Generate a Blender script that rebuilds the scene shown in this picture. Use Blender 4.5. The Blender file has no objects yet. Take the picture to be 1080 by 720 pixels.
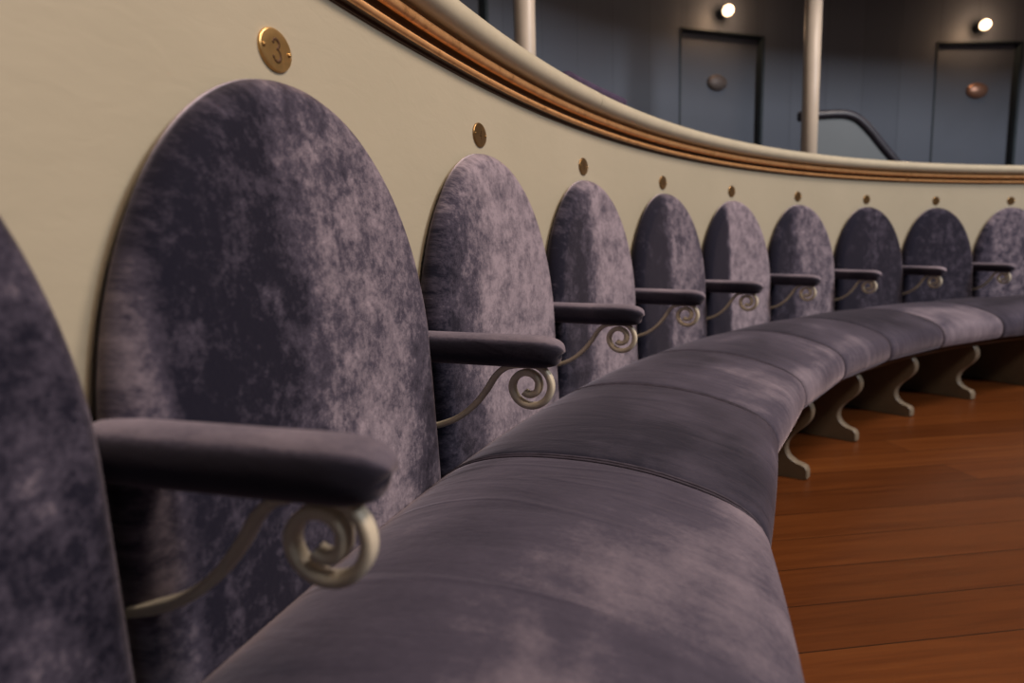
import bpy, bmesh, math, random
from mathutils import Vector, Matrix

random.seed(7)
C = bpy.context.scene.collection
K = 1.15                      # metres per layout unit
EYE = 0.6508                  # eye height above the floor (layout units)
TH = (1.26812363, -0.19398362, -0.05733493, 0.01770922, -0.0018153)
X0, Y0 = -0.223117, 0.653721
PITCH, ROLL, FPX = 0.136092, -0.025466, 676.598
PI = math.pi

# ---------------------------------------------------------------- the curved row in plan
def theta(s):
    if s > 4.5:
        return theta(4.5) - 0.29 * (s - 4.5)
    if s < -1.2:
        return theta(-1.2)
    return sum(c * s ** k for k, c in enumerate(TH))

DS = 0.004
_tab = {}
def _build_table():
    x, y = X0, Y0
    _tab[0] = (x, y)
    n = int(7.0 / DS)
    for i in range(n):
        t = theta((i + .5) * DS)
        x += math.cos(t) * DS; y += math.sin(t) * DS
        _tab[i + 1] = (x, y)
    x, y = X0, Y0
    for i in range(int(4.0 / DS)):
        t = theta(-(i + .5) * DS)
        x -= math.cos(t) * DS; y -= math.sin(t) * DS
        _tab[-i - 1] = (x, y)
_build_table()
def base(s):
    i = math.floor(s / DS); f = s / DS - i
    a, b = _tab[i], _tab[i + 1]
    return a[0] + (b[0] - a[0]) * f, a[1] + (b[1] - a[1]) * f
def P(s, off, z):
    """a point of the curved row: s along the wall, off into the room, z from eye level"""
    x, y = base(s); t = theta(s)
    return Vector(((x + math.sin(t) * off) * K, (y - math.cos(t) * off) * K, (z + EYE) * K))
def R(s, off, x, z):
    """the same in the straight radial frame at s; x runs along the wall"""
    bx, by = base(s); t = theta(s)
    return Vector(((bx + math.sin(t) * off + math.cos(t) * x) * K,
                   (by - math.cos(t) * off + math.sin(t) * x) * K, (z + EYE) * K))
def W(x, y, z):
    return Vector((x * K, y * K, (z + EYE) * K))

# ---------------------------------------------------------------- object helpers
def link(name, verts, faces, mat, parent=None, uvs=None, smooth=True):
    me = bpy.data.meshes.new(name)
    mw = WORLD[parent.name] if parent is not None else Matrix()
    inv = mw.inverted()
    me.from_pydata([tuple(inv @ v) for v in verts], [], faces)
    if uvs:
        ul = me.uv_layers.new(name='UVMap')
        for lp in me.loops:
            ul.data[lp.index].uv = uvs[lp.vertex_index]
    bm = bmesh.new(); bm.from_mesh(me)
    bmesh.ops.recalc_face_normals(bm, faces=bm.faces)
    bm.to_mesh(me); bm.free()
    for p in me.polygons: p.use_smooth = smooth
    me.materials.append(mat)
    o = bpy.data.objects.new(name, me); C.objects.link(o)
    if parent is not None: o.parent = parent
    WORLD[o.name] = mw
    return o
WORLD = {}
def thing(name, label, cat, loc, group=None, rotz=0.0):
    o = bpy.data.objects.new(name, None); C.objects.link(o)
    o.empty_display_size = 0.05
    o.location = loc; o.rotation_euler = (0, 0, rotz)
    WORLD[o.name] = Matrix.Translation(loc) @ Matrix.Rotation(rotz, 4, 'Z')
    tag(o, label, cat, group)
    return o
def tag(o, label, cat, group=None):
    o['label'] = label; o['category'] = cat
    if group: o['group'] = group
    return o
def struct(o):
    o['kind'] = 'structure'; return o
def edge_split(o, deg=35):
    m = o.modifiers.new('split', 'EDGE_SPLIT'); m.split_angle = math.radians(deg)
    return o

def grid(rows, closed_u=False, closed_v=False, caps=False):
    """rows: list of rows of points"""
    nr, nc = len(rows), len(rows[0])
    v = [p for r in rows for p in r]; f = []
    for i in range(nr if closed_u else nr - 1):
        for j in range(nc if closed_v else nc - 1):
            a = i * nc + j; b = i * nc + (j + 1) % nc
            c = ((i + 1) % nr) * nc + (j + 1) % nc; d = ((i + 1) % nr) * nc + j
            f.append((a, b, c, d))
    if caps:
        f.append(tuple(range(nc))); f.append(tuple((nr - 1) * nc + j for j in range(nc)))
    return v, f
def tube(pts, rad, n=10, flat=None, side=None):
    """swept tube; rad number or list; flat=(a,b) half sizes along normal and side, side = fixed side vector"""
    rows = []
    m = len(pts)
    prev = None
    for i, p in enumerate(pts):
        t = (pts[min(i + 1, m - 1)] - pts[max(i - 1, 0)]).normalized()
        if side is not None:
            b = (side - t * side.dot(t)).normalized()
        else:
            ref = prev if prev is not None else (Vector((0, 0, 1)) if abs(t.z) < .9 else Vector((1, 0, 0)))
            b = (ref - t * ref.dot(t)).normalized()
        prev = b
        a = t.cross(b).normalized()
        r = rad[i] if isinstance(rad, (list, tuple)) else rad
        row = []
        for k in range(n):
            g = 2 * PI * k / n
            ca, sa = math.cos(g), math.sin(g)
            if flat:
                e = 0.55
                ca = math.copysign(abs(ca) ** e, ca); sa = math.copysign(abs(sa) ** e, sa)
                row.append(p + a * ca * flat[0] * r + b * sa * flat[1] * r)
            else:
                row.append(p + a * ca * r + b * sa * r)
        rows.append(row)
    return grid(rows, closed_v=True, caps=True)
def join(*parts):
    V, F = [], []
    for v, f in parts:
        n = len(V); V += list(v); F += [tuple(i + n for i in q) for q in f]
    return V, F
def ball(c, r, nu=14, nv=9, sx=1, sy=1, sz=1):
    rows = []
    for i in range(nv + 1):
        a = PI * (0.02 + 0.96 * i / nv)
        rows.append([c + Vector((math.sin(a) * math.cos(2 * PI * k / nu) * r * sx,
                                 math.sin(a) * math.sin(2 * PI * k / nu) * r * sy,
                                 math.cos(a) * r * sz)) for k in range(nu)])
    return grid(rows, closed_v=True, caps=True)
def catmull(pts, n=8):
    out = []
    for i in range(len(pts) - 1):
        p0 = pts[max(i - 1, 0)]; p1 = pts[i]; p2 = pts[i + 1]; p3 = pts[min(i + 2, len(pts) - 1)]
        for k in range(n):
            t = k / n
            out.append(tuple(0.5 * (2 * b + (c - a) * t + (2 * a - 5 * b + 4 * c - d) * t * t + (3 * b - a - 3 * c + d) * t ** 3)
                             for a, b, c, d in zip(p0, p1, p2, p3)))
    out.append(tuple(pts[-1]))
    return out

# ---------------------------------------------------------------- materials
def newmat(name):
    m = bpy.data.materials.new(name); m.use_nodes = True
    nt = m.node_tree; b = nt.nodes['Principled BSDF']
    return m, nt, b
def N(nt, kind, **kw):
    n = nt.nodes.new(kind)
    for k, v in kw.items():
        if k.startswith('i_'):
            n.inputs[k[2:].replace('_', ' ')].default_value = v
        else: setattr(n, k, v)
    return n
def ramp(nt, stops, interp='LINEAR'):
    n = nt.nodes.new('ShaderNodeValToRGB'); cr = n.color_ramp; cr.interpolation = interp
    while len(cr.elements) < len(stops): cr.elements.new(0.5)
    for e, (p, c) in zip(cr.elements, stops):
        e.position = p; e.color = (*c, 1) if len(c) == 3 else c
    return n
def math_(nt, op, a, b=None, clamp=False):
    n = nt.nodes.new('ShaderNodeMath'); n.operation = op; n.use_clamp = clamp
    for i, x in enumerate((a, b)):
        if x is None: continue
        if isinstance(x, (int, float)): n.inputs[i].default_value = x
        else: nt.links.new(x, n.inputs[i])
    return n.outputs[0]
def attr(nt, name):
    n = nt.nodes.new('ShaderNodeAttribute'); n.attribute_type = 'OBJECT'; n.attribute_name = name
    return n.outputs['Fac']
def noise(nt, vec, scale, detail=4, rough=.55, dist=0.0):
    n = nt.nodes.new('ShaderNodeTexNoise')
    n.inputs['Scale'].default_value = scale; n.inputs['Detail'].default_value = detail
    n.inputs['Roughness'].default_value = rough; n.inputs['Distortion'].default_value = dist
    if vec is not None: nt.links.new(vec, n.inputs['Vector'])
    return n.outputs['Fac']
def mapping(nt, vec, scale=(1, 1, 1), loc=(0, 0, 0)):
    n = nt.nodes.new('ShaderNodeMapping'); n.inputs['Scale'].default_value = scale; n.inputs['Location'].default_value = loc
    nt.links.new(vec, n.inputs['Vector']); return n.outputs[0]
def bump(nt, h, strength, dist, b):
    n = nt.nodes.new('ShaderNodeBump'); n.inputs['Strength'].default_value = strength; n.inputs['Distance'].default_value = dist
    nt.links.new(h, n.inputs['Height']); nt.links.new(n.outputs[0], b.inputs['Normal'])

VDARK = (0.0085, 0.0085, 0.0185)
VMID = (0.057, 0.050, 0.074)
VLITE = (0.30, 0.25, 0.288)
def velvet_back():
    m, nt, b = newmat('crushed_velvet')
    L = nt.links
    uv = N(nt, 'ShaderNodeTexCoord').outputs['UV']
    off = N(nt, 'ShaderNodeCombineXYZ')
    L.new(attr(nt, 'seed'), off.inputs['Z'])
    va = N(nt, 'ShaderNodeVectorMath', operation='ADD'); L.new(uv, va.inputs[0]); L.new(off.outputs[0], va.inputs[1])
    v = va.outputs[0]
    sep = N(nt, 'ShaderNodeSeparateXYZ'); L.new(uv, sep.inputs[0])
    big = noise(nt, mapping(nt, v, (2.4, 1.7, 1)), 1.0, 3, .5, .2)
    med = noise(nt, mapping(nt, v, (11, 13, 1)), 1.0, 8, .74, .0)
    fine = noise(nt, mapping(nt, v, (60, 66, 1)), 1.0, 5, .8, .0)
    weave = noise(nt, mapping(nt, v, (150, 620, 1)), 1.0, 2, .6)
    # the nap turns paler beyond a vertical line: position and softness set per seat
    d = math_(nt, 'SUBTRACT', sep.outputs['X'], attr(nt, 'nap_edge'))
    d = math_(nt, 'DIVIDE', d, attr(nt, 'nap_soft'))
    st = N(nt, 'ShaderNodeMapRange', interpolation_type='SMOOTHSTEP')
    L.new(math_(nt, 'ADD', d, math_(nt, 'MULTIPLY', math_(nt, 'SUBTRACT', big, .5), 2.2)), st.inputs['Value'])
    st.inputs['From Min'].default_value = -1; st.inputs['From Max'].default_value = 1
    h = math_(nt, 'MULTIPLY', st.outputs[0], attr(nt, 'nap_gain'))
    # darker again beyond a second line
    rim = N(nt, 'ShaderNodeMapRange', interpolation_type='SMOOTHSTEP')
    L.new(math_(nt, 'ADD', sep.outputs['X'], math_(nt, 'MULTIPLY', math_(nt, 'SUBTRACT', med, .5), .2)), rim.inputs['Value'])
    rim.inputs['From Min'].default_value = .085; rim.inputs['From Max'].default_value = .03
    h = math_(nt, 'ADD', h, math_(nt, 'MULTIPLY', rim.outputs[0], attr(nt, 'nap_rim')))
    d2 = math_(nt, 'SUBTRACT', sep.outputs['X'], attr(nt, 'nap_edge_b'))
    st2 = N(nt, 'ShaderNodeMapRange', interpolation_type='SMOOTHSTEP')
    L.new(math_(nt, 'ADD', math_(nt, 'MULTIPLY', d2, 6), math_(nt, 'MULTIPLY', math_(nt, 'SUBTRACT', big, .5), 2.0)), st2.inputs['Value'])
    st2.inputs['From Min'].default_value = -1; st2.inputs['From Max'].default_value = 1
    h = math_(nt, 'SUBTRACT', h, math_(nt, 'MULTIPLY', st2.outputs[0], attr(nt, 'nap_drop')))
    h = math_(nt, 'ADD', h, attr(nt, 'nap_base'))
    h = math_(nt, 'ADD', h, math_(nt, 'MULTIPLY', math_(nt, 'SUBTRACT', med, .5), 1.9))
    h = math_(nt, 'ADD', h, math_(nt, 'MULTIPLY', math_(nt, 'SUBTRACT', fine, .5), 1.0))
    h = math_(nt, 'ADD', h, math_(nt, 'MULTIPLY', math_(nt, 'SUBTRACT', weave, .5), .22))
    cr = ramp(nt, [(0.06, VDARK), (0.42, VMID), (0.98, VLITE)])
    L.new(h, cr.inputs[0]); L.new(cr.outputs[0], b.inputs['Base Color'])
    b.inputs['Roughness'].default_value = .85; b.inputs['Specular IOR Level'].default_value = .12
    b.inputs['Sheen Weight'].default_value = .85; b.inputs['Sheen Roughness'].default_value = .33
    b.inputs['Sheen Tint'].default_value = (.75, .66, .75, 1)
    bump(nt, math_(nt, 'ADD', med, math_(nt, 'MULTIPLY', fine, .6)), .25, .004, b)
    return m
def velvet_seat(name='seat_velvet', sheen=.34, srough=.4, front=.33, lit_top=0.0, crease=.3):
    m, nt, b = newmat(name)
    L = nt.links
    uv = N(nt, 'ShaderNodeTexCoord').outputs['UV']
    off = N(nt, 'ShaderNodeCombineXYZ')
    L.new(attr(nt, 'seed'), off.inputs['Z'])
    va = N(nt, 'ShaderNodeVectorMath', operation='ADD'); L.new(uv, va.inputs[0]); L.new(off.outputs[0], va.inputs[1])
    v = va.outputs[0]
    big = noise(nt, mapping(nt, v, (1.5, 2.6, 1)), 1.0, 3, .5, .3)
    streak = noise(nt, mapping(nt, v, (8, 2.0, 1)), 1.0, 4, .6, 1.2)
    fine = noise(nt, mapping(nt, v, (60, 60, 1)), 1.0, 4, .7)
    grain = noise(nt, mapping(nt, v, (420, 420, 1)), 1.0, 2, .7)
    h = math_(nt, 'ADD', attr(nt, 'nap_base'), math_(nt, 'MULTIPLY', math_(nt, 'SUBTRACT', big, .5), .95))
    h = math_(nt, 'ADD', h, math_(nt, 'MULTIPLY', math_(nt, 'SUBTRACT', streak, .5), .38))
    # sheen and side light painted as a paler nap along each cushion front
    sv = N(nt, 'ShaderNodeSeparateXYZ'); L.new(uv, sv.inputs[0])
    fr = N(nt, 'ShaderNodeMapRange', interpolation_type='SMOOTHSTEP'); L.new(math_(nt, 'ADD', sv.outputs['Y'], math_(nt, 'MULTIPLY', math_(nt, 'SUBTRACT', big, .5), .5)), fr.inputs['Value'])
    fr.inputs['From Min'].default_value = .45; fr.inputs['From Max'].default_value = .98
    h = math_(nt, 'ADD', h, math_(nt, 'MULTIPLY', fr.outputs[0], front))
    if lit_top:
        lt = N(nt, 'ShaderNodeMapRange', interpolation_type='SMOOTHSTEP')
        L.new(math_(nt, 'ADD', math_(nt, 'ABSOLUTE', math_(nt, 'SUBTRACT', sv.outputs['X'], .075)), math_(nt, 'MULTIPLY', math_(nt, 'SUBTRACT', fine, .5), .02)), lt.inputs['Value'])
        lt.inputs['From Min'].default_value = .058; lt.inputs['From Max'].default_value = .034
        h = math_(nt, 'ADD', h, math_(nt, 'MULTIPLY', lt.outputs[0], lit_top))  # overhead light on the armrest tops, painted into the nap colour
    h = math_(nt, 'ADD', h, math_(nt, 'MULTIPLY', math_(nt, 'SUBTRACT', fine, .5), .24))
    h = math_(nt, 'ADD', h, math_(nt, 'MULTIPLY', math_(nt, 'SUBTRACT', grain, .5), .2))
    cr = ramp(nt, [(0.05, VDARK), (0.5, VMID), (1.0, VLITE)])
    L.new(h, cr.inputs[0]); L.new(cr.outputs[0], b.inputs['Base Color'])
    b.inputs['Roughness'].default_value = .8; b.inputs['Specular IOR Level'].default_value = .15
    b.inputs['Sheen Weight'].default_value = sheen; b.inputs['Sheen Roughness'].default_value = srough
    b.inputs['Sheen Tint'].default_value = (.8, .68, .74, 1)
    # soft creases pulled from back to front
    rn = noise(nt, mapping(nt, v, (2.6, .55, 1), (3.1, 1.7, 0)), 1.0, 2, .5, .9)
    rd = N(nt, 'ShaderNodeMapRange', interpolation_type='SMOOTHSTEP')
    L.new(math_(nt, 'ABSOLUTE', math_(nt, 'SUBTRACT', rn, .5)), rd.inputs['Value'])
    rd.inputs['From Min'].default_value = .035; rd.inputs['From Max'].default_value = 0
    hb = math_(nt, 'ADD', math_(nt, 'MULTIPLY', rd.outputs[0], crease), math_(nt, 'ADD', streak, math_(nt, 'MULTIPLY', fine, .15)))
    bump(nt, hb, .4, .008, b)
    return m
def plain(name, col, rough=.5, metal=0.0, spec=.5, nz=0.0, nscale=30, bumpd=0.0):
    m, nt, b = newmat(name)
    b.inputs['Roughness'].default_value = rough; b.inputs['Metallic'].default_value = metal
    b.inputs['Specular IOR Level'].default_value = spec
    g = N(nt, 'ShaderNodeTexCoord').outputs['Object']
    n1 = noise(nt, g, nscale, 5, .6)
    cr = ramp(nt, [(.3, tuple(c * (1 - nz) for c in col)), (.7, tuple(min(1, c * (1 + nz)) for c in col))])
    nt.links.new(n1, cr.inputs[0]); nt.links.new(cr.outputs[0], b.inputs['Base Color'])
    if bumpd: bump(nt, n1, .3, bumpd, b)
    return m
def wall_paint():
    m, nt, b = newmat('cream_paint')
    g = N(nt, 'ShaderNodeTexCoord').outputs['Object']
    n1 = noise(nt, g, 2.5, 4, .6); n2 = noise(nt, mapping(nt, g, (18, 18, 40)), 1.0, 6, .6, .5)
    cr = ramp(nt, [(.3, (0.395, 0.357, 0.264)), (.7, (0.43, 0.387, 0.288))])
    nt.links.new(n1, cr.inputs[0]); nt.links.new(cr.outputs[0], b.inputs['Base Color'])
    b.inputs['Roughness'].default_value = .42; b.inputs['Specular IOR Level'].default_value = .35
    bump(nt, math_(nt, 'ADD', n2, n1), .25, .003, b)
    return m
def gold():
    m, nt, b = newmat('worn_gilding')
    g = N(nt, 'ShaderNodeTexCoord').outputs['Object']
    n1 = noise(nt, g, 26, 6, .7, .4)
    cr = ramp(nt, [(.28, (0.36, 0.16, 0.055)), (.42, (0.80, 0.42, 0.17)), (.72, (0.95, 0.55, 0.25))])
    nt.links.new(n1, cr.inputs[0]); nt.links.new(cr.outputs[0], b.inputs['Base Color'])
    b.inputs['Metallic'].default_value = .6; b.inputs['Roughness'].default_value = .38
    bump(nt, n1, .25, .002, b)
    return m
def floor_wood():
    m, nt, b = newmat('red_floorboards')
    L = nt.links
    g = N(nt, 'ShaderNodeTexCoord').outputs['Object']
    rot = N(nt, 'ShaderNodeMapping'); rot.inputs['Rotation'].default_value = (0, 0, math.radians(-7))
    L.new(g, rot.inputs['Vector'])
    br = N(nt, 'ShaderNodeTexBrick'); br.offset = .37; br.squash = 1
    br.inputs['Scale'].default_value = 1; br.inputs['Brick Width'].default_value = 2.7
    br.inputs['Row Height'].default_value = .147; br.inputs['Mortar Size'].default_value = .0016
    br.inputs['Mortar Smooth'].default_value = .2; br.inputs['Bias'].default_value = 0
    br.inputs['Color1'].default_value = (0, 0, 0, 1); br.inputs['Color2'].default_value = (1, 1, 1, 1); br.inputs['Mortar'].default_value = (.5, .5, .5, 1)
    L.new(rot.outputs[0], br.inputs['Vector'])
    va = N(nt, 'ShaderNodeVectorMath', operation='MULTIPLY_ADD')
    L.new(br.outputs['Color'], va.inputs[0]); va.inputs[1].default_value = (3, 7, 5); L.new(rot.outputs[0], va.inputs[2])
    grain = noise(nt, mapping(nt, va.outputs[0], (2.2, 34, 1)), 1.0, 6, .62, .5)
    fine = noise(nt, mapping(nt, va.outputs[0], (9, 190, 1)), 1.0, 4, .6)
    h = math_(nt, 'ADD', math_(nt, 'MULTIPLY', grain, .5), math_(nt, 'MULTIPLY', fine, .18))
    sepc = N(nt, 'ShaderNodeSeparateColor'); L.new(br.outputs['Color'], sepc.inputs[0])
    h = math_(nt, 'ADD', h, math_(nt, 'MULTIPLY', sepc.outputs[0], .2))
    cr = ramp(nt, [(.22, (0.058, 0.0155, 0.0035)), (.50, (0.118, 0.034, 0.0075)), (.78, (0.19, 0.063, 0.014))])
    L.new(h, cr.inputs[0])
    mx = N(nt, 'ShaderNodeMix', data_type='RGBA')
    L.new(br.outputs['Fac'], mx.inputs[0]); L.new(cr.outputs[0], mx.inputs[6]); mx.inputs[7].default_value = (.018, .006, .002, 1)
    L.new(mx.outputs[2], b.inputs['Base Color'])
    b.inputs['Roughness'].default_value = .34; b.inputs['Specular IOR Level'].default_value = .28
    bump(nt, math_(nt, 'SUBTRACT', math_(nt, 'MULTIPLY', fine, .15), br.outputs['Fac']), .2, .002, b)
    return m
def panelled():
    m, nt, b = newmat('blue_grey_boards')
    L = nt.links
    uv = N(nt, 'ShaderNodeTexCoord').outputs['UV']
    w = N(nt, 'ShaderNodeTexBrick'); w.offset = 0
    w.inputs['Scale'].default_value = 1; w.inputs['Brick Width'].default_value = .30; w.inputs['Row Height'].default_value = 50
    w.inputs['Mortar Size'].default_value = .004; w.inputs['Mortar Smooth'].default_value = .6
    w.inputs['Color1'].default_value = (.135, .152, .19, 1); w.inputs['Color2'].default_value = (.16, .178, .218, 1)
    w.inputs['Mortar'].default_value = (.10, .115, .145, 1)
    L.new(uv, w.inputs['Vector']); L.new(w.outputs['Color'], b.inputs['Base Color'])
    b.inputs['Roughness'].default_value = .55
    bump(nt, math_(nt, 'MULTIPLY', w.outputs['Fac'], -1), .4, .004, b)
    return m
def emit(name, col, strength):
    m, nt, b = newmat(name)
    b.inputs['Base Color'].default_value = (1, .9, .8, 1)
    b.inputs['Emission Color'].default_value = (*col, 1); b.inputs['Emission Strength'].default_value = strength
    return m

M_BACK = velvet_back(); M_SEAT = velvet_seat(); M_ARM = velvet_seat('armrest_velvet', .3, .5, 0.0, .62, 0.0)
M_PIPE = plain('piping_cord', (.05, .042, .058), .8, 0, .2, .3, 60)
M_WALL = wall_paint(); M_GOLD = gold(); M_FLOOR = floor_wood(); M_BOARD = panelled()
M_GROOVE = plain('groove_shade_brown', (.075, .034, .012), .4, .3, .5, .2, 40)  # shade in the moulding's recesses, put into the colour
M_CREAM = plain('cream_gloss_paint', (0.50, 0.45, 0.335), .33, 0, .5, .06, 14, .001)
M_IRON = plain('cream_enamelled_iron', (0.56, 0.50, 0.385), .38, 0, .5, .12, 40, .0005)
M_SUPP = plain('grey_green_painted_wood', (0.165, 0.132, 0.092), .5, 0, .4, .1, 12, .001)
M_DARK = plain('dark_bench_board', (.07, .045, .03), .6, 0, .3, .2, 10)
M_BRASS = plain('brass', (0.76, 0.47, 0.18), .31, .9, .5, .16, 60, .0004)
M_BRASS_DIM = plain('brass_dim_reflection', (.34, .20, .08), .32, .9, .5, .2, 60, .0004)  # dark reflections on the far plates, put into a darker brass colour
M_ENGR = plain('dark_engraving', (.07, .03, .008), .6, .2, .3, .1, 50)
M_SCREW = plain('dark_brass_screw', (.36, .22, .08), .3, 1, .5, .2, 80)
M_POLE = plain('cream_column_paint', (0.54, 0.46, 0.37), .4, 0, .4, .05, 9)
M_DOOR = plain('blue_grey_door_paint', (.155, .172, .21), .5, 0, .4, .05, 3)
M_TEAL = plain('dark_teal_frame_paint', (.045, .06, .07), .5, 0, .4, .1, 8)
M_COPPER = plain('copper_plate', (.55, .30, .2), .35, .6, .5, .08, 20)
M_RAILD = plain('dark_handrail', (.022, .020, .030), .4, 0, .5, .2, 20)
M_PANEL = plain('pale_blue_panel', (.125, .148, .165), .5, 0, .4, .04, 5)
M_CEIL = plain('dark_ceiling_paint', (.10, .085, .085), .6, 0, .3, .08, 4)
M_CARPET = plain('dark_corridor_carpet', (.05, .03, .03), .9, 0, .1, .2, 60)
M_PURPLE = plain('purple_ledge_velvet', (.05, .035, .07), .85, 0, .2, .2, 40)
M_BULB = emit('lit_bulb', (1.0, .64, .36), 5)
M_DULL = plain('dull_bronze_plate', (.20, .165, .15), .5, .3, .4, .1, 20)

# ---------------------------------------------------------------- floor, walls, ceiling (the setting)
fl = [Vector((-2.2, -2.6, 0)), Vector((7.2, -2.6, 0)), Vector((7.2, 4.6, 0)), Vector((-2.2, 4.6, 0))]
fv = [Vector((p.x, p.y, z)) for z in (0, -.12) for p in fl]
o = struct(link('floor', fv, [(0, 1, 2, 3), (4, 5, 6, 7), (0, 1, 5, 4), (1, 2, 6, 5), (2, 3, 7, 6), (3, 0, 4, 7)], M_FLOOR, smooth=False))

SA, SB = -1.9, 5.9
def srange(a, b, d=.06):
    n = max(2, int(round((b - a) / d))); return [a + (b - a) * i / n for i in range(n + 1)]
def sweep(prof, a, b, closed=True, d=.05):
    rows = [[P(s, q[0], q[1]) for q in prof] for s in srange(a, b, d)]
    return grid(rows, closed_v=closed, caps=closed)

v, f = sweep([(0, -EYE), (0, .30), (0, .352), (-.085, .352), (-.085, .30), (-.085, -EYE)], SA, SB)
wl = struct(link('wall_left', v, f, M_WALL)); edge_split(wl)

# gilt moulding under the cap: fillet, bead, hollow, wide bead
gp = [(0.0, .2815)]
def arc(cx, cz, r, a0, a1, n):
    return [(cx + r * math.cos(math.radians(a0 + (a1 - a0) * i / n)), cz + r * math.sin(math.radians(a0 + (a1 - a0) * i / n))) for i in range(n + 1)]
bead_a = arc(.0100, .2920, .0052, -90, 95, 10)
hollow = [(.0040, .2975), (.0010, .3010), (.0010, .3050), (.0045, .3080)]
bead_b = arc(.0130, .3162, .0082, -95, 95, 11)
gp += [(.0030, .2820), (.0030, .2860)] + bead_a + hollow + bead_b + [(.0060, .3255), (.0, .3280)]
v, f = sweep(gp, SA, SB, d=.03)
t1 = struct(edge_split(link('trim_1', v, f, M_GOLD), 50))
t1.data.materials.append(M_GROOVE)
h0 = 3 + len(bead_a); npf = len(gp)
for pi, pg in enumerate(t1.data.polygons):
    if pi < (len(v) // npf - 1) * npf and (h0 - 1 <= pi % npf <= h0 + len(hollow) - 1 or pi % npf < 3): pg.material_index = 1  # hollow and lower fillet get the painted shade
# cream half-round cap, two lengths meeting at a joint
def cap_profile(g):
    cp = [(0.0, .3285), (.006, .3285)] + arc(.0215, .3510, .0215 * g, -118, 95, 18) + [(-.02, .3705), (-.075, .3700)] + arc(-.082, .3570, .013, 85, 270, 7) + [(-.07, .3420), (0, .3440)]
    return cp
SJ = 1.02
v1, f1 = sweep(cap_profile(1.0), SA, SJ, d=.03); v2, f2 = sweep(cap_profile(.965), SJ + .003, SB, d=.03)
struct(edge_split(link('trim_2', *join((v1, f1), (v2, f2)), M_CREAM), 50))

# ---------------------------------------------------------------- the bench under the cushions
ZB = -.405
bench = thing('bench_base', 'long curved bench frame with cream scroll-cut supports under the purple seat cushions', 'bench', P(2.0, .25, -EYE))
v, f = sweep([(.012, ZB), (.425, ZB), (.435, ZB - .008), (.425, ZB - .020), (.012, ZB - .020)], -1.0, 4.45)
edge_split(link('seat_board', v, f, M_DARK, bench), 50)
sup = [(.012, -EYE), (.426, -EYE), (.434, -EYE + .004), (.434, -EYE + .026), (.429, -EYE + .036), (.424, -EYE + .039)]
sup += catmull([(.418, -EYE + .041), (.402, -EYE + .046), (.383, -EYE + .060), (.374, -EYE + .080), (.379, -EYE + .104), (.397, -EYE + .128),
                (.420, -EYE + .150), (.436, -EYE + .172), (.441, -EYE + .194), (.437, -EYE + .212), (.428, -EYE + .2257)], 5)
sup += [(.012, ZB - .020)]
def support(s):
    t = .016; r = .003
    rows = []
    cx = sum(q[0] for q in sup) / len(sup); cz = sum(q[1] for q in sup) / len(sup)
    for x, ins in ((-t, r), (-t + r, 0), (t - r, 0), (t, r)):
        rows.append([R(s, q[0] - (ins if q[0] > .2 else 0), x, q[1] if (q[1] < -EYE + .001 or q[1] > ZB - .021) else q[1]) for q in sup])
    v, f = grid(rows, closed_v=True, caps=True)
    o = link('support', v, f, M_SUPP, bench)
    edge_split(o, 40); return o
for k in range(-4, 5):
    support(1.5 + .3215 + (k - 0) * .528 + .25 - .0)

# ---------------------------------------------------------------- seats
W2 = .4827 / 2; ZT = .1676; HA = .30; ZS = ZT - HA; ZBOT = -.385
def front(z):
    return .034 + .021 * max(0, min(1, (ZT - z) / (ZT + .30)))
outline = [(-W2, ZBOT + (ZS - ZBOT) * i / 8) for i in range(8)]
outline += [(-W2 * math.cos(PI * i / 56), ZS + HA * math.sin(PI * i / 56)) for i in range(57)]
outline += [(W2, ZS + (ZBOT - ZS) * i / 8) for i in range(1, 9)]
onorm = []
for i, (x, z) in enumerate(outline):
    if z <= ZS + 1e-6: onorm.append((-1 if x < 0 else 1, 0))
    else:
        a, b = x / W2 ** 2, (z - ZS) / HA ** 2; l = math.hypot(a, b); onorm.append((a / l, b / l))
def make_backrest(s, parent, seed, nap):
    rings = []; uvs = []
    rr = .027
    prof = [(.013, None, .0015), (.008, None, .004), (.003, None, .009)]
    for a in (0, 15, 30, 45, 60, 75, 90):
        prof.append((rr * (1 - math.cos(math.radians(a))), math.sin(math.radians(a)), None))
    for ins, sn, fixed in prof:
        row = []
        for (x, z), (nx, nz) in zip(outline, onorm):
            px, pz = x - nx * ins, z - nz * ins
            off = fixed if fixed is not None else front(pz) - rr + rr * sn
            row.append((px, off, pz))
        rings.append(row)
    last = rings[-1]
    for k in (.86, .7, .5, .3, .12, .04):
        row = []
        for (x, off, z) in last:
            zm = min(z, ZS)
            row.append((x * k, front(zm + (z - zm) * k) + .006 * (1 - k * k), zm + (z - zm) * k))
        rings.append(row)
    rows = [[P(s + q[0], q[1], q[2]) for q in r] for r in rings]
    uv = [(q[0] / (2 * W2) + .5, (q[2] - ZBOT) / (ZT - ZBOT)) for r in rings for q in r]
    v, f = grid(rows)
    nc = len(outline)
    f.append(tuple(r * nc for r in range(len(rows))) + tuple(r * nc + nc - 1 for r in reversed(range(len(rows)))))
    f.append(tuple(range(nc)))
    lr = (len(rows) - 1) * nc
    for q in range(nc // 2):
        f.append((lr + q, lr + q + 1, lr + nc - 2 - q, lr + nc - 1 - q) if q + 1 < nc - 2 - q else (lr + q, lr + q + 1, lr + nc - 1 - q))
    o = link('backrest', v, f, M_BACK, parent, uv)
    o['seed'] = seed
    for k_, v_ in nap.items(): o[k_] = v_
    pts = [P(s + x - nx * .0025, front(z) - rr * 1.0, z - nz * .0025) for (x, z), (nx, nz) in zip(outline, onorm)]
    link('piping', *tube(pts, .0016 * K, 6), M_PIPE, o)
    return o

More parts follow.
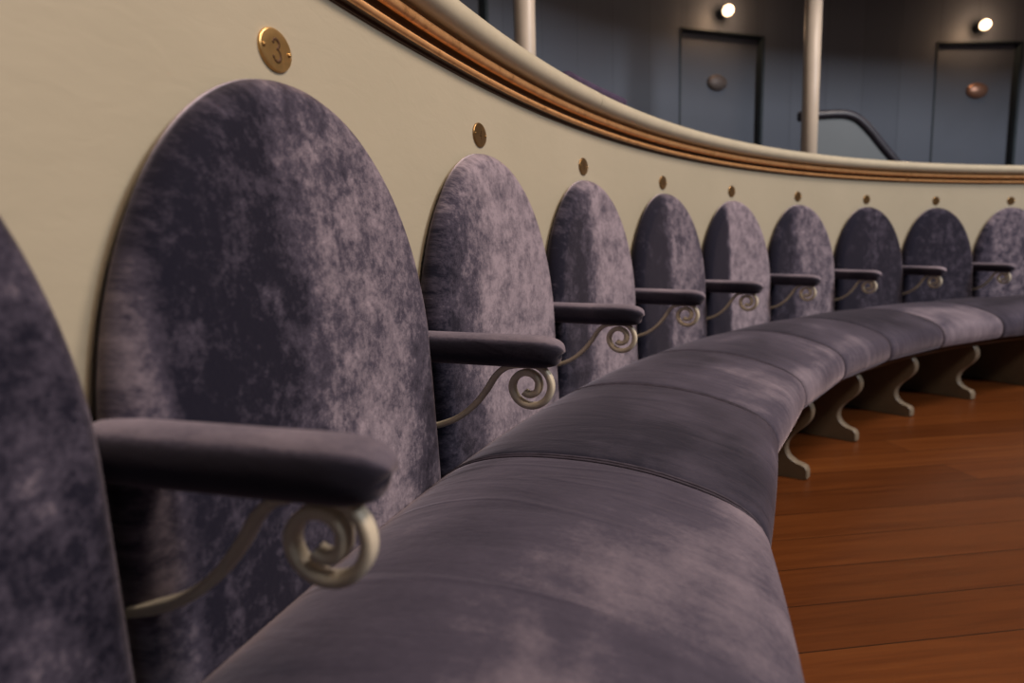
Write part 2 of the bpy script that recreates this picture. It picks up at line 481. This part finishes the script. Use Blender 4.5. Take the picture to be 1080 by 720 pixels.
cushion_prof = catmull([(.028, -.372), (.029, -.345), (.034, -.324), (.050, -.3060), (.075, -.2890), (.100, -.2780), (.135, -.2690), (.18, -.2635), (.23, -.2625), (.28, -.2645),
                        (.33, -.2710), (.37, -.2800), (.41, -.2920), (.441, -.3060), (.463, -.3240), (.4735, -.3480), (.4730, -.3740), (.4620, -.3950), (.440, -.4045)], 2) + [(.25, -.405), (.06, -.405)]
def make_cushion(a, b, parent, seed, nap):
    rows = []; uv = []
    n = 22
    g = .0012
    a += g; b -= g
    L = b - a
    r = .016
    ss = [0, .0015, .004, .008, .013, .02, .035, .06, .1, .15, .2]
    ss = ss + [L / 2] + [L - x for x in reversed(ss)]
    cz, co = -.352, .25
    for x in ss:
        e = min(x, L - x)
        dip = r * (1 - math.sqrt(max(0, 1 - (1 - min(e, r) / r) ** 2))) if e < r else 0
        dip = min(dip, .0065)
        crown = .007 * (1 - ((x - L / 2) / (L / 2)) ** 2)
        row = []
        for (off, z) in cushion_prof:
            top = max(0, min(1, (z + .405) / .06))
            fr = max(0, min(1, (off - .40) / .06))
            z2 = z + (crown * max(0, min(1, (off - .06) / .14)) - dip) * top
            o2 = off - (dip * 1.3 - crown * 1.4) * fr
            row.append(P(a + x, o2, z2))
            uv.append(((a + x - a) / .5, off / .5 - (z + .3) * 2 * fr))
        rows.append(row)
    v, f = grid(rows, closed_v=True, caps=True)
    o = link('seat_cushion', v, f, M_SEAT, parent, uv)
    o['seed'] = seed; o['nap_base'] = nap
    for x in (.0035, L - .0035):
        pts = [P(a + x, off - .0035 * max(0, min(1, (off - .40) / .06)), z - .0015 * max(0, min(1, (z + .405) / .06))) for off, z in cushion_prof[2:-3]]
        link('piping', *tube(pts, .0022 * K, 6), M_PIPE, o)
    return o

def make_armrest(s, parent, seed):
    cz, hz, hx = -.1225, .0212, .0225
    stations = [(.012, .80), (.016, .93), (.024, 1.0), (.06, 1.0), (.10, 1.0), (.14, 1.0), (.17, 1.0), (.185, 1.0)]
    for i in range(1, 11):
        g = i / 10 * PI / 2 * .9995
        stations.append((.185 + .0405 * math.sin(g), math.cos(g)))
    rows = []; uv = []
    n = 24
    for off, k in stations:
        row = []
        for j in range(n):
            a = 2 * PI * j / n
            ca, sa = math.cos(a), math.sin(a)
            e = .80
            x = math.copysign(abs(ca) ** e, ca) * hx * (k ** .6)
            zz = math.copysign(abs(sa) ** e, sa) * hz
            zz = zz * (k ** .58 if sa > 0 else k ** .5)
            row.append(R(s, off - (0.006 * (1 - k) if sa < 0 else 0), x, cz + zz - .004 * off / .22))
            uv.append((j / n * .3, off / .5))
        rows.append(row)
    v, f = grid(rows, closed_v=True, caps=True)
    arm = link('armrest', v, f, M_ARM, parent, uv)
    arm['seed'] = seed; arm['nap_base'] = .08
    # iron scroll: S-bend from the back, along the pad's underside, curling into a volute
    path = catmull([(.022, -.238), (.045, -.2325), (.072, -.2215), (.097, -.203), (.116, -.1815), (.130, -.1610), (.144, -.1490), (.160, -.1445), (.176, -.1438), (.188, -.1440)], 6)
    vc = (.1785, -.1715)
    tab = [(0, .0305), (66, .0305), (156, .0275), (246, .0255), (336, .0185), (426, .0128), (516, .0118), (566, .0115)]
    spin = []
    for i in range(1, 78):
        ph = i * 7.3
        k = max(q for q in range(len(tab) - 1) if tab[q][0] <= ph)
        g = (ph - tab[k][0]) / (tab[k + 1][0] - tab[k][0])
        r = .95 * tab[k][1] + .95 * (tab[k + 1][1] - tab[k][1]) * g
        a = math.radians(66 - ph)
        spin.append((vc[0] + r * math.cos(a), vc[1] + r * math.sin(a)))
    spin = [spin[0]] + [tuple((spin[q - 1][c] + 2 * spin[q][c] + spin[q + 1][c]) / 4 for c in (0, 1)) for q in range(1, len(spin) - 1)] + [spin[-1]]
    side = (R(s, 0, 1, 0) - R(s, 0, 0, 0)).normalized()
    full = path + spin
    m = len(full)
    rad = [1.18 + .14 * min(1, max(0, (i - len(path)) / 14)) for i in range(m)]
    v, f = tube([R(s, q[0], 0, q[1]) for q in full], rad, 12, flat=(.0036 * K, .0052 * K), side=side)
    sc = link('iron_scroll', v, f, M_IRON, arm); edge_split(sc, 60)
    sc['label'] = 'cream painted iron scroll'
    return arm

def nap(edge, soft, gain, base_, eb=1.3, drop=0.0, rim=0.0):
    return dict(nap_rim=rim, nap_edge=edge, nap_soft=soft, nap_gain=gain, nap_base=base_, nap_edge_b=eb, nap_drop=drop)
seat_shift = {0: -.0018, 1: .0031, 2: -.0018, 3: .0035, 4: -.0032, 5: -.0083, 6: .0019, 7: -.0005, 8: .003}
seam_shift = {0: .0092, 1: -.008, 2: .0001, 3: -.0017, 4: .0016, 5: -.0043, 6: -.0046, 7: .002, 8: .0014}
naps = {-1: nap(.0, .5, .15, .12), 0: nap(.50, .20, .58, .10, .82, .34, .50), 1: nap(.24, .18, .60, .20), 2: nap(.34, .14, .66, .12),
        3: nap(.38, .10, .66, -.08, .80, .16), 4: nap(.30, .05, 1.0, -.22), 5: nap(.36, .12, .56, .04), 6: nap(.3, .3, .34, -.10, .62, .22),
        7: nap(.2, .3, .18, -.06), 8: nap(.05, .15, .42, .10)}
cnap = {-1: .2, 0: .37, 1: .0, 2: .22, 3: .28, 4: .15, 5: .03, 6: .40, 7: .03, 8: .03}
GRP = 'purple velvet seats along the curved wall'
labels = {
 -1: 'purple velvet seat back cut off at the left edge of the photo, nearest the viewer',
 0: 'nearest whole velvet seat, dark with a pale patch, under the brass plate reading 3',
 1: 'wide pale mauve velvet theatre seat, second whole one from the left',
 2: 'mauve velvet theatre seat, third whole one from the left, just past the wide pale one',
 3: 'dark mottled velvet theatre seat, fourth whole one from the left',
 4: 'velvet theatre seat with a black strip down the left of its pale back',
 5: 'grey mauve velvet theatre seat just below the foot of the right column',
 6: 'dark violet velvet theatre seat below the sloping handrail, third from the right edge',
 7: 'darkest violet velvet theatre seat, second from the right edge of the photo',
 8: 'greyish velvet theatre seat cut off by the right edge of the photo',
}
for i in range(-1, 9):
    s = i * .5 + seat_shift.get(i, 0)
    a = (i - .5) * .5 + seam_shift.get(i, 0); b = (i + .5) * .5 + seam_shift.get(i + 1, 0)
    root = thing('theatre_seat', labels[i], 'seat', P(s, .25, ZB), GRP, theta(s))
    make_backrest(s, root, i * 3.7 + 11.3, naps[i])
    make_cushion(a - (.045 if i == 0 else 0), b - (.045 if i == -1 else 0), root, i * 2.3 + 5.1, cnap[i])
    if i >= 0:
        make_armrest(a, root, i * 1.9 + 2.2)

# ---------------------------------------------------------------- brass number plates
def ribbon_digit(strokes):
    return strokes
def text_mesh(txt):
    cu = bpy.data.curves.new('numeral_text', 'FONT'); cu.body = txt; cu.align_x = 'CENTER'; cu.size = 1.0
    ob = bpy.data.objects.new('numeral_text', cu); C.objects.link(ob)
    dg = bpy.context.evaluated_depsgraph_get()
    me = bpy.data.meshes.new_from_object(ob.evaluated_get(dg))
    vs = [(v.co.x, v.co.y) for v in me.vertices]; fs = [tuple(p.vertices) for p in me.polygons]
    bpy.data.objects.remove(ob); bpy.data.curves.remove(cu); bpy.data.meshes.remove(me)
    mx = max(v[0] for v in vs) + min(v[0] for v in vs); my = max(v[1] for v in vs) + min(v[1] for v in vs)
    return [(x - mx / 2, y - my / 2) for x, y in vs], fs
def plate_pt(s, x, off, z): return R(s, off, x, z)
def make_plate(s, z, txt, label):
    root = thing('number_plate', label, 'number plate', R(s, 0, 0, z), 'brass seat number plates', theta(s))
    A, B, n = .0245, .0200, 40
    rows = []
    for k, off in ((1.0, .0004), (1.0, .0018), (.975, .0027), (.93, .0030), (.5, .0031), (.02, .0031)):
        rows.append([R(s, off, A * k * math.cos(2 * PI * j / n), z + B * k * math.sin(2 * PI * j / n)) for j in range(n)])
    edge_split(link('plate', *grid(rows, closed_v=True, caps=True), M_BRASS if txt == '3' else M_BRASS_DIM, root), 50)
    for sx in (-1, 1):
        v, f = [], []
        rows = [[R(s, .0030 + .0017 * math.sin(a), sx * .0192 + .0023 * math.cos(a) * math.cos(2 * PI * j / 10), z + .0023 * math.cos(a) * math.sin(2 * PI * j / 10)) for j in range(10)] for a in (0, .5, 1.0, 1.5)]
        link('screw', *grid(rows, closed_v=True, caps=True), M_SCREW, root)
    if txt == '3':
        # old-style numeral with ball terminals and swelling strokes
        pl = catmull([(-.0048, .0068), (-.0032, .0092), (.0002, .0098), (.0036, .0080), (.0042, .0052), (.0026, .0022), (-.0006, .0008)], 5) + \
             catmull([(.0014, .0006), (.0044, -.0014), (.0056, -.0050), (.0044, -.0088), (.0010, -.0108), (-.0030, -.0102), (-.0054, -.0076)], 5)
        vv, ff = [], []
        m = len(pl)
        half = [0.0007 + .0010 * abs(math.sin(PI * (i / (m - 1)) * 2)) for i in range(m)]
        rows = []
        for i, q in enumerate(pl):
            q0, q1 = pl[max(i - 1, 0)], pl[min(i + 1, m - 1)]
            tx, tz = q1[0] - q0[0], q1[1] - q0[1]; l = math.hypot(tx, tz) or 1
            nx, nz = -tz / l * half[i], tx / l * half[i]
            rows.append([R(s, .0031, q[0] + nx, z + q[1] + nz), R(s, .0036, q[0] + nx * .8, z + q[1] + nz * .8),
                         R(s, .0036, q[0] - nx * .8, z + q[1] - nz * .8), R(s, .0031, q[0] - nx, z + q[1] - nz)])
        g1 = grid(rows)
        balls = []
        for bx, bz in ((-.0046, .0064), (-.0052, -.0072)):
            balls.append(grid([[R(s, .0031 + .0005 * (k < 1), bx + .0017 * k * math.cos(2 * PI * j / 12), z + bz + .0017 * k * math.sin(2 * PI * j / 12)) for j in range(12)] for k in (1.0, .85, .05)], closed_v=True, caps=True))
        link('numeral', *join(g1, *balls), M_ENGR, root)
    else:
        vs, fs = text_mesh(txt)
        sc = .021
        v = [R(s, .0036, x * sc * .8, z + y * sc) for x, y in vs]
        nv = len(v)
        link('numeral', v, fs, M_ENGR, root, smooth=False)
plate_pos = {i: (i * .5 + seat_shift[i] + .002, .2005) for i in range(9)}
pl_label = {0: 'large brass oval plate reading 3 above the nearest whole seat',
 1: 'small brass oval number plate above the wide pale mauve seat',
 2: 'small brass oval number plate above the third whole seat from the left',
 3: 'tiny brass number plate above the dark mottled fourth whole seat',
 4: 'tiny brass number plate above the seat with a black left strip',
 5: 'tiny brass number plate below the foot of the right column',
 6: 'tiny brass number plate third from the right edge of the photo',
 7: 'tiny brass number plate second from the right edge of the photo',
 8: 'tiny brass number plate nearest the right edge of the photo'}
for i in range(9):
    make_plate(*plate_pos[i], str(3 + i), pl_label[i])

# ---------------------------------------------------------------- corridor behind the parapet
CF = -.33                                   # corridor floor level, from the eye
CEIL = 1.83
DT = 1.50                                   # door head
pA, pB, pC, pD = (1.196, 4.610), (1.872, 4.854), (3.259, 5.086), (3.941, 5.117)
def lerp(a, b, t): return tuple(x + (y - x) * t for x, y in zip(a, b))
# plan line of the rear wall: straight at the doors, bending between
left_pts = [(-1.95, .9), (-1.72, 1.75), (-1.36, 2.46), (-.74, 3.20), (-.085, 3.745), (.50, 4.235), (.86, 4.455), pA]
mid_pts = [pB, (2.30, 4.965), (2.78, 5.045), pC]
right_pts = [pD, (4.7, 5.05), (5.5, 4.80), (6.2, 4.35)]
WT = .07
def wall_strip(pts, z0, z1, u0=0.0):
    fr, bk, uvf = [], [], []
    u = u0
    for i, p in enumerate(pts):
        q0, q1 = pts[max(0, i - 1)], pts[min(len(pts) - 1, i + 1)]
        tx, ty = q1[0] - q0[0], q1[1] - q0[1]; l = math.hypot(tx, ty)
        nx, ny = -ty / l, tx / l
        if i: u += math.hypot(p[0] - pts[i - 1][0], p[1] - pts[i - 1][1])
        fr.append(p); bk.append((p[0] + nx * WT, p[1] + ny * WT)); uvf.append(u)
    V, F, U = [], [], []
    for (a, b, u) in zip(fr, bk, uvf):
        V += [W(*a, z0), W(*a, z1), W(*b, z1), W(*b, z0)]; U += [(u, z0), (u, z1), (u, z1), (u, z0)]
    for i in range(len(pts) - 1):
        for j in range(4):
            F.append((i * 4 + j, i * 4 + (j + 1) % 4, (i + 1) * 4 + (j + 1) % 4, (i + 1) * 4 + j))
    F.append((0, 1, 2, 3)); n = (len(pts) - 1) * 4; F.append((n, n + 1, n + 2, n + 3))
    return V, F, U
dL, dR = (-.62, 3.30), (-.085, 3.745)       # third doorway, far left
segs = [(left_pts[:3] + [(-1.0, 2.90), dL], CF, CEIL), ([dL, dR], DT, CEIL), (left_pts[4:], CF, CEIL), ([pA, pB], DT, CEIL), (mid_pts, CF, CEIL), ([pC, pD], DT, CEIL), (right_pts, CF, CEIL)]
V, F, U = [], [], []
u0 = 0
for pts, z0, z1 in segs:
    pts2 = pts if len(pts) == 2 else catmull(pts, 5)
    v, f, u = wall_strip(pts2, z0, z1, u0); u0 = max(q[0] for q in u)
    n = len(V); V += v; U += u; F += [tuple(i + n for i in q) for q in f]
wb = struct(link('wall_back', V, F, M_BOARD, None, U, smooth=False))

def make_door(name, a, b, plate_mat=None, plate=None):
    tx, ty = b[0] - a[0], b[1] - a[1]; l = math.hypot(tx, ty); tx, ty = tx / l, ty / l
    nx, ny = -ty, tx
    def Q(u, d, z): return W(a[0] + tx * u + nx * d, a[1] + ty * u + ny * d, z)
    def boxq(u0, u1, d0, d1, z0, z1):
        v = [Q(u, d, z) for z in (z0, z1) for d in (d0, d1) for u in (u0, u1)]
        return v, [(0, 1, 3, 2), (4, 5, 7, 6), (0, 1, 5, 4), (2, 3, 7, 6), (0, 2, 6, 4), (1, 3, 7, 5)]
    root = bpy.data.objects.new(name, None); C.objects.link(root); struct(root)
    root.location = Q(l / 2, WT, CF); WORLD[root.name] = Matrix.Translation(root.location)
    rb = WT - .006
    link('leaf', *boxq(.013, l - .024, rb - .012, rb + .02, CF + .003, DT - .013), M_DOOR, root, smooth=False)
    link('frame', *join(boxq(.0005, .011, -.006, rb + .02, CF, DT - .0005), boxq(l - .022, l - .0005, -.003, rb + .02, CF, DT - .0005),
                        boxq(.011, l - .022, -.005, rb + .02, DT - .012, DT - .0005)), M_TEAL, root, smooth=False)
    if plate:
        u, z, A, B = plate
        n = 28
        rows = [[Q(u + A * k * math.cos(2 * PI * j / n), rb - .012 - h, z + B * k * math.sin(2 * PI * j / n)) for j in range(n)]
                for k, h in ((1, .0), (1, .008), (.93, .016), (.7, .024), (.4, .029), (.03, .031))]
        o = link('oval_plate', *grid(rows, closed_v=True, caps=True), plate_mat, root)
        o['label'] = 'domed oval plate'
    return root
make_door('door_1', pA, pB, M_DULL, (.347, 1.168, .083, .056))
make_door('door_2', pC, pD, M_COPPER, (.376, 1.153, .085, .058))
make_door('door_3', dL, dR)

# corridor floor and ceiling
cf_pts = catmull(left_pts[:4] + [(-.085, 3.745), (.50, 4.235), pA, pB, (2.78, 5.045), pC, pD] + right_pts[1:], 4)
def slab(z0, z1, inner_off):
    V, F = [], []
    n = 60
    back = []
    L_ = [0]
    for p, q in zip(cf_pts, cf_pts[1:]): L_.append(L_[-1] + math.hypot(q[0] - p[0], q[1] - p[1]))
    for i in range(n + 1):
        t = L_[-1] * i / n
        k = max(j for j in range(len(L_) - 1) if L_[j] <= t + 1e-9); g = (t - L_[k]) / (L_[k + 1] - L_[k])
        back.append(lerp(cf_pts[k], cf_pts[k + 1], min(1, g)))
    for i in range(n + 1):
        s = SA + (SB - SA) * i / n
        p = P(s, inner_off, 0)
        q = back[i]
        q = W(q[0], q[1], 0)
        # run a little past the rear wall
        dirv = (q - p); dirv.z = 0; q = q + dirv.normalized() * (WT * .9 * K)
        for z in (z0, z1):
            V.append(Vector((p.x, p.y, (z + EYE) * K))); V.append(Vector((q.x, q.y, (z + EYE) * K)))
    for i in range(n):
        a = i * 4; b = a + 4
        F += [(a, a + 1, b + 1, b), (a + 2, a + 3, b + 3, b + 2), (a, a + 2, b + 2, b), (a + 1, a + 3, b + 3, b + 1)]
    F += [(0, 1, 3, 2), (n * 4, n * 4 + 1, n * 4 + 3, n * 4 + 2)]
    return V, F
struct(link('floor_corridor', *slab(CF - .1, CF, -.086), M_CARPET, smooth=False))
struct(link('ceiling', *slab(CEIL, CEIL + .14, -.02), M_CEIL, smooth=False))

# slim iron columns on the corridor floor
def column(x, y, r, label):
    root = thing('column', label, 'column', W(x, y, CF), 'slim columns behind the parapet')
    n = 24
    def ring(rr, z): return [W(x + rr * math.cos(2 * PI * j / n), y + rr * math.sin(2 * PI * j / n), z) for j in range(n)]
    link('shaft', *grid([ring(r, CF + .08), ring(r, CEIL - .10)], closed_v=True, caps=True), M_POLE, root)
    link('base', *grid([ring(r * 1.7, CF), ring(r * 1.7, CF + .03), ring(r * 1.35, CF + .05), ring(r * 1.2, CF + .08)], closed_v=True, caps=True), M_POLE, root)
    link('capital', *grid([ring(r * 1.1, CEIL - .10), ring(r * 1.3, CEIL - .07), ring(r * 1.8, CEIL - .02), ring(r * 1.8, CEIL)], closed_v=True, caps=True), M_POLE, root)
column(.080, 2.66, .0425, 'slim cream column at the left, rising behind the gilt-edged parapet rail')
column(1.6446, 3.605, .0425, 'slim cream column at the right, beside the curved dark handrail')

# wall lamps over the doors
def lamp(x, y, z, nx, ny, label):
    root = thing('wall_lamp', label, 'lamp', W(x, y, z), 'round lamps over the corridor doors')
    c = W(x, y, z)
    link('bulb', *ball(c, .037 * K, 20, 12), M_BULB, root)
    pts = [c + Vector((nx, ny, 0)) * d * K for d in (.033, .055, .075)]
    link('socket', *tube(pts, [.026 * K, .024 * K, .034 * K], 14), M_TEAL, root)
    ld = bpy.data.lights.new('lamp_glow', 'POINT'); ld.energy = 2.2; ld.color = (1, .62, .36); ld.shadow_soft_size = .03
    lo = bpy.data.objects.new('lamp_glow', ld); C.objects.link(lo); lo.parent = root
    lo.location = Vector((-nx, -ny, 0)) * .075 * K
lamp(1.532, 4.640, 1.606, -.34, .94, 'small lit globe lamp above the left door with the oval plate')
lamp(3.565, 5.015, 1.590, -.05, .998, 'small lit globe lamp above the right door near the frame edge')

# curved dark handrail of a stair, with its solid panel
HY = 3.95
hp = [(1.738, .762), (1.80, .765), (1.863, .767), (1.948, .770), (2.021, .766), (2.090, .738), (2.167, .668), (2.239, .586), (2.312, .507), (2.36, .455), (2.56, .24), (2.75, .03)]
hp = catmull(hp, 6)
hr = thing('stair_handrail', 'curved dark handrail sloping down to the right beside the right column', 'handrail', W(2.1, HY, CF))
link('rail', *tube([W(x, HY + .02 * (x - 1.7), z) for x, z in hp], .029 * K, 12), M_RAILD, hr)
V, F = [], []
hp = [q for q in hp if q[0] > 1.80]
for x, z in hp:
    for d in (-.010, .010):
        V.append(W(x, HY + .02 * (x - 1.7) + d, CF)); V.append(W(x, HY + .02 * (x - 1.7) + d, z - .012))
for i in range(len(hp) - 1):
    a = i * 4; b = a + 4
    F += [(a, a + 1, b + 1, b), (a + 2, a + 3, b + 3, b + 2), (a + 1, a + 3, b + 3, b + 1), (a, a + 2, b + 2, b)]
F += [(0, 1, 3, 2), tuple((len(hp) - 1) * 4 + k for k in (0, 1, 3, 2))]
link('panel', V, F, M_PANEL, hr, smooth=False)
# handrail's near end
# purple padded ledge on the parapet top
v, f = sweep([(.012, .3726), (-.060, .3708), (-.066, .388), (-.055, .399), (.004, .400), (.013, .392)], .92, 1.24)
tag(link('ledge_pad', v, f, M_PURPLE), 'thin dark purple pad lying along the top of the parapet rail', 'pad')

# ---------------------------------------------------------------- light
def area(name, loc, target, size, energy, col, size_y=None):
    ld = bpy.data.lights.new(name, 'AREA'); ld.energy = energy; ld.color = col; ld.size = size
    if size_y: ld.shape = 'RECTANGLE'; ld.size_y = size_y
    o = bpy.data.objects.new(name, ld); C.objects.link(o); o.location = loc
    o.rotation_euler = (Vector(target) - Vector(loc)).to_track_quat('-Z', 'Y').to_euler()
    return o
area('house_light', (3.7, 1.6, 5.3), (1.1, 2.0, .4), 1.4, 225, (1, .83, .72))
area('added_corridor_light', (6.6, -1.4, 5.0), (2.9, 5.0, .9), 1.5, 290, (.92, .94, 1))  # unseen light added to brighten the corridor wall
area('balcony_lamps', (1.5, -.1, 3.0), (-.4, .8, .9), .6, 42, (1, .74, .56))
w = bpy.data.worlds.new('World'); bpy.context.scene.world = w; w.use_nodes = True
w.node_tree.nodes['Background'].inputs[0].default_value = (.75, .70, .78, 1)
w.node_tree.nodes['Background'].inputs[1].default_value = .055

# ---------------------------------------------------------------- camera
cd = bpy.data.cameras.new('camera'); cam = bpy.data.objects.new('camera', cd); C.objects.link(cam)
cd.sensor_width = 36; cd.lens = 36 * FPX / 1080; cd.clip_start = .01
fw = Vector((0, math.cos(PITCH), -math.sin(PITCH))); up = Vector((0, math.sin(PITCH), math.cos(PITCH))); rt = Vector((1, 0, 0))
r2 = rt * math.cos(ROLL) + up * math.sin(ROLL); u2 = up * math.cos(ROLL) - rt * math.sin(ROLL)
M = Matrix((r2, u2, -fw)).transposed().to_4x4(); M.translation = Vector((0, 0, EYE * K))
cam.matrix_world = M
cd.dof.use_dof = True; cd.dof.focus_distance = 1.02; cd.dof.aperture_fstop = 3.2
sc = bpy.context.scene; sc.camera = cam
sc.view_settings.view_transform = 'Standard'; sc.view_settings.look = 'None'
sc.view_settings.gamma = 1; sc.view_settings.use_curve_mapping = False; sc.view_settings.exposure = 0.0
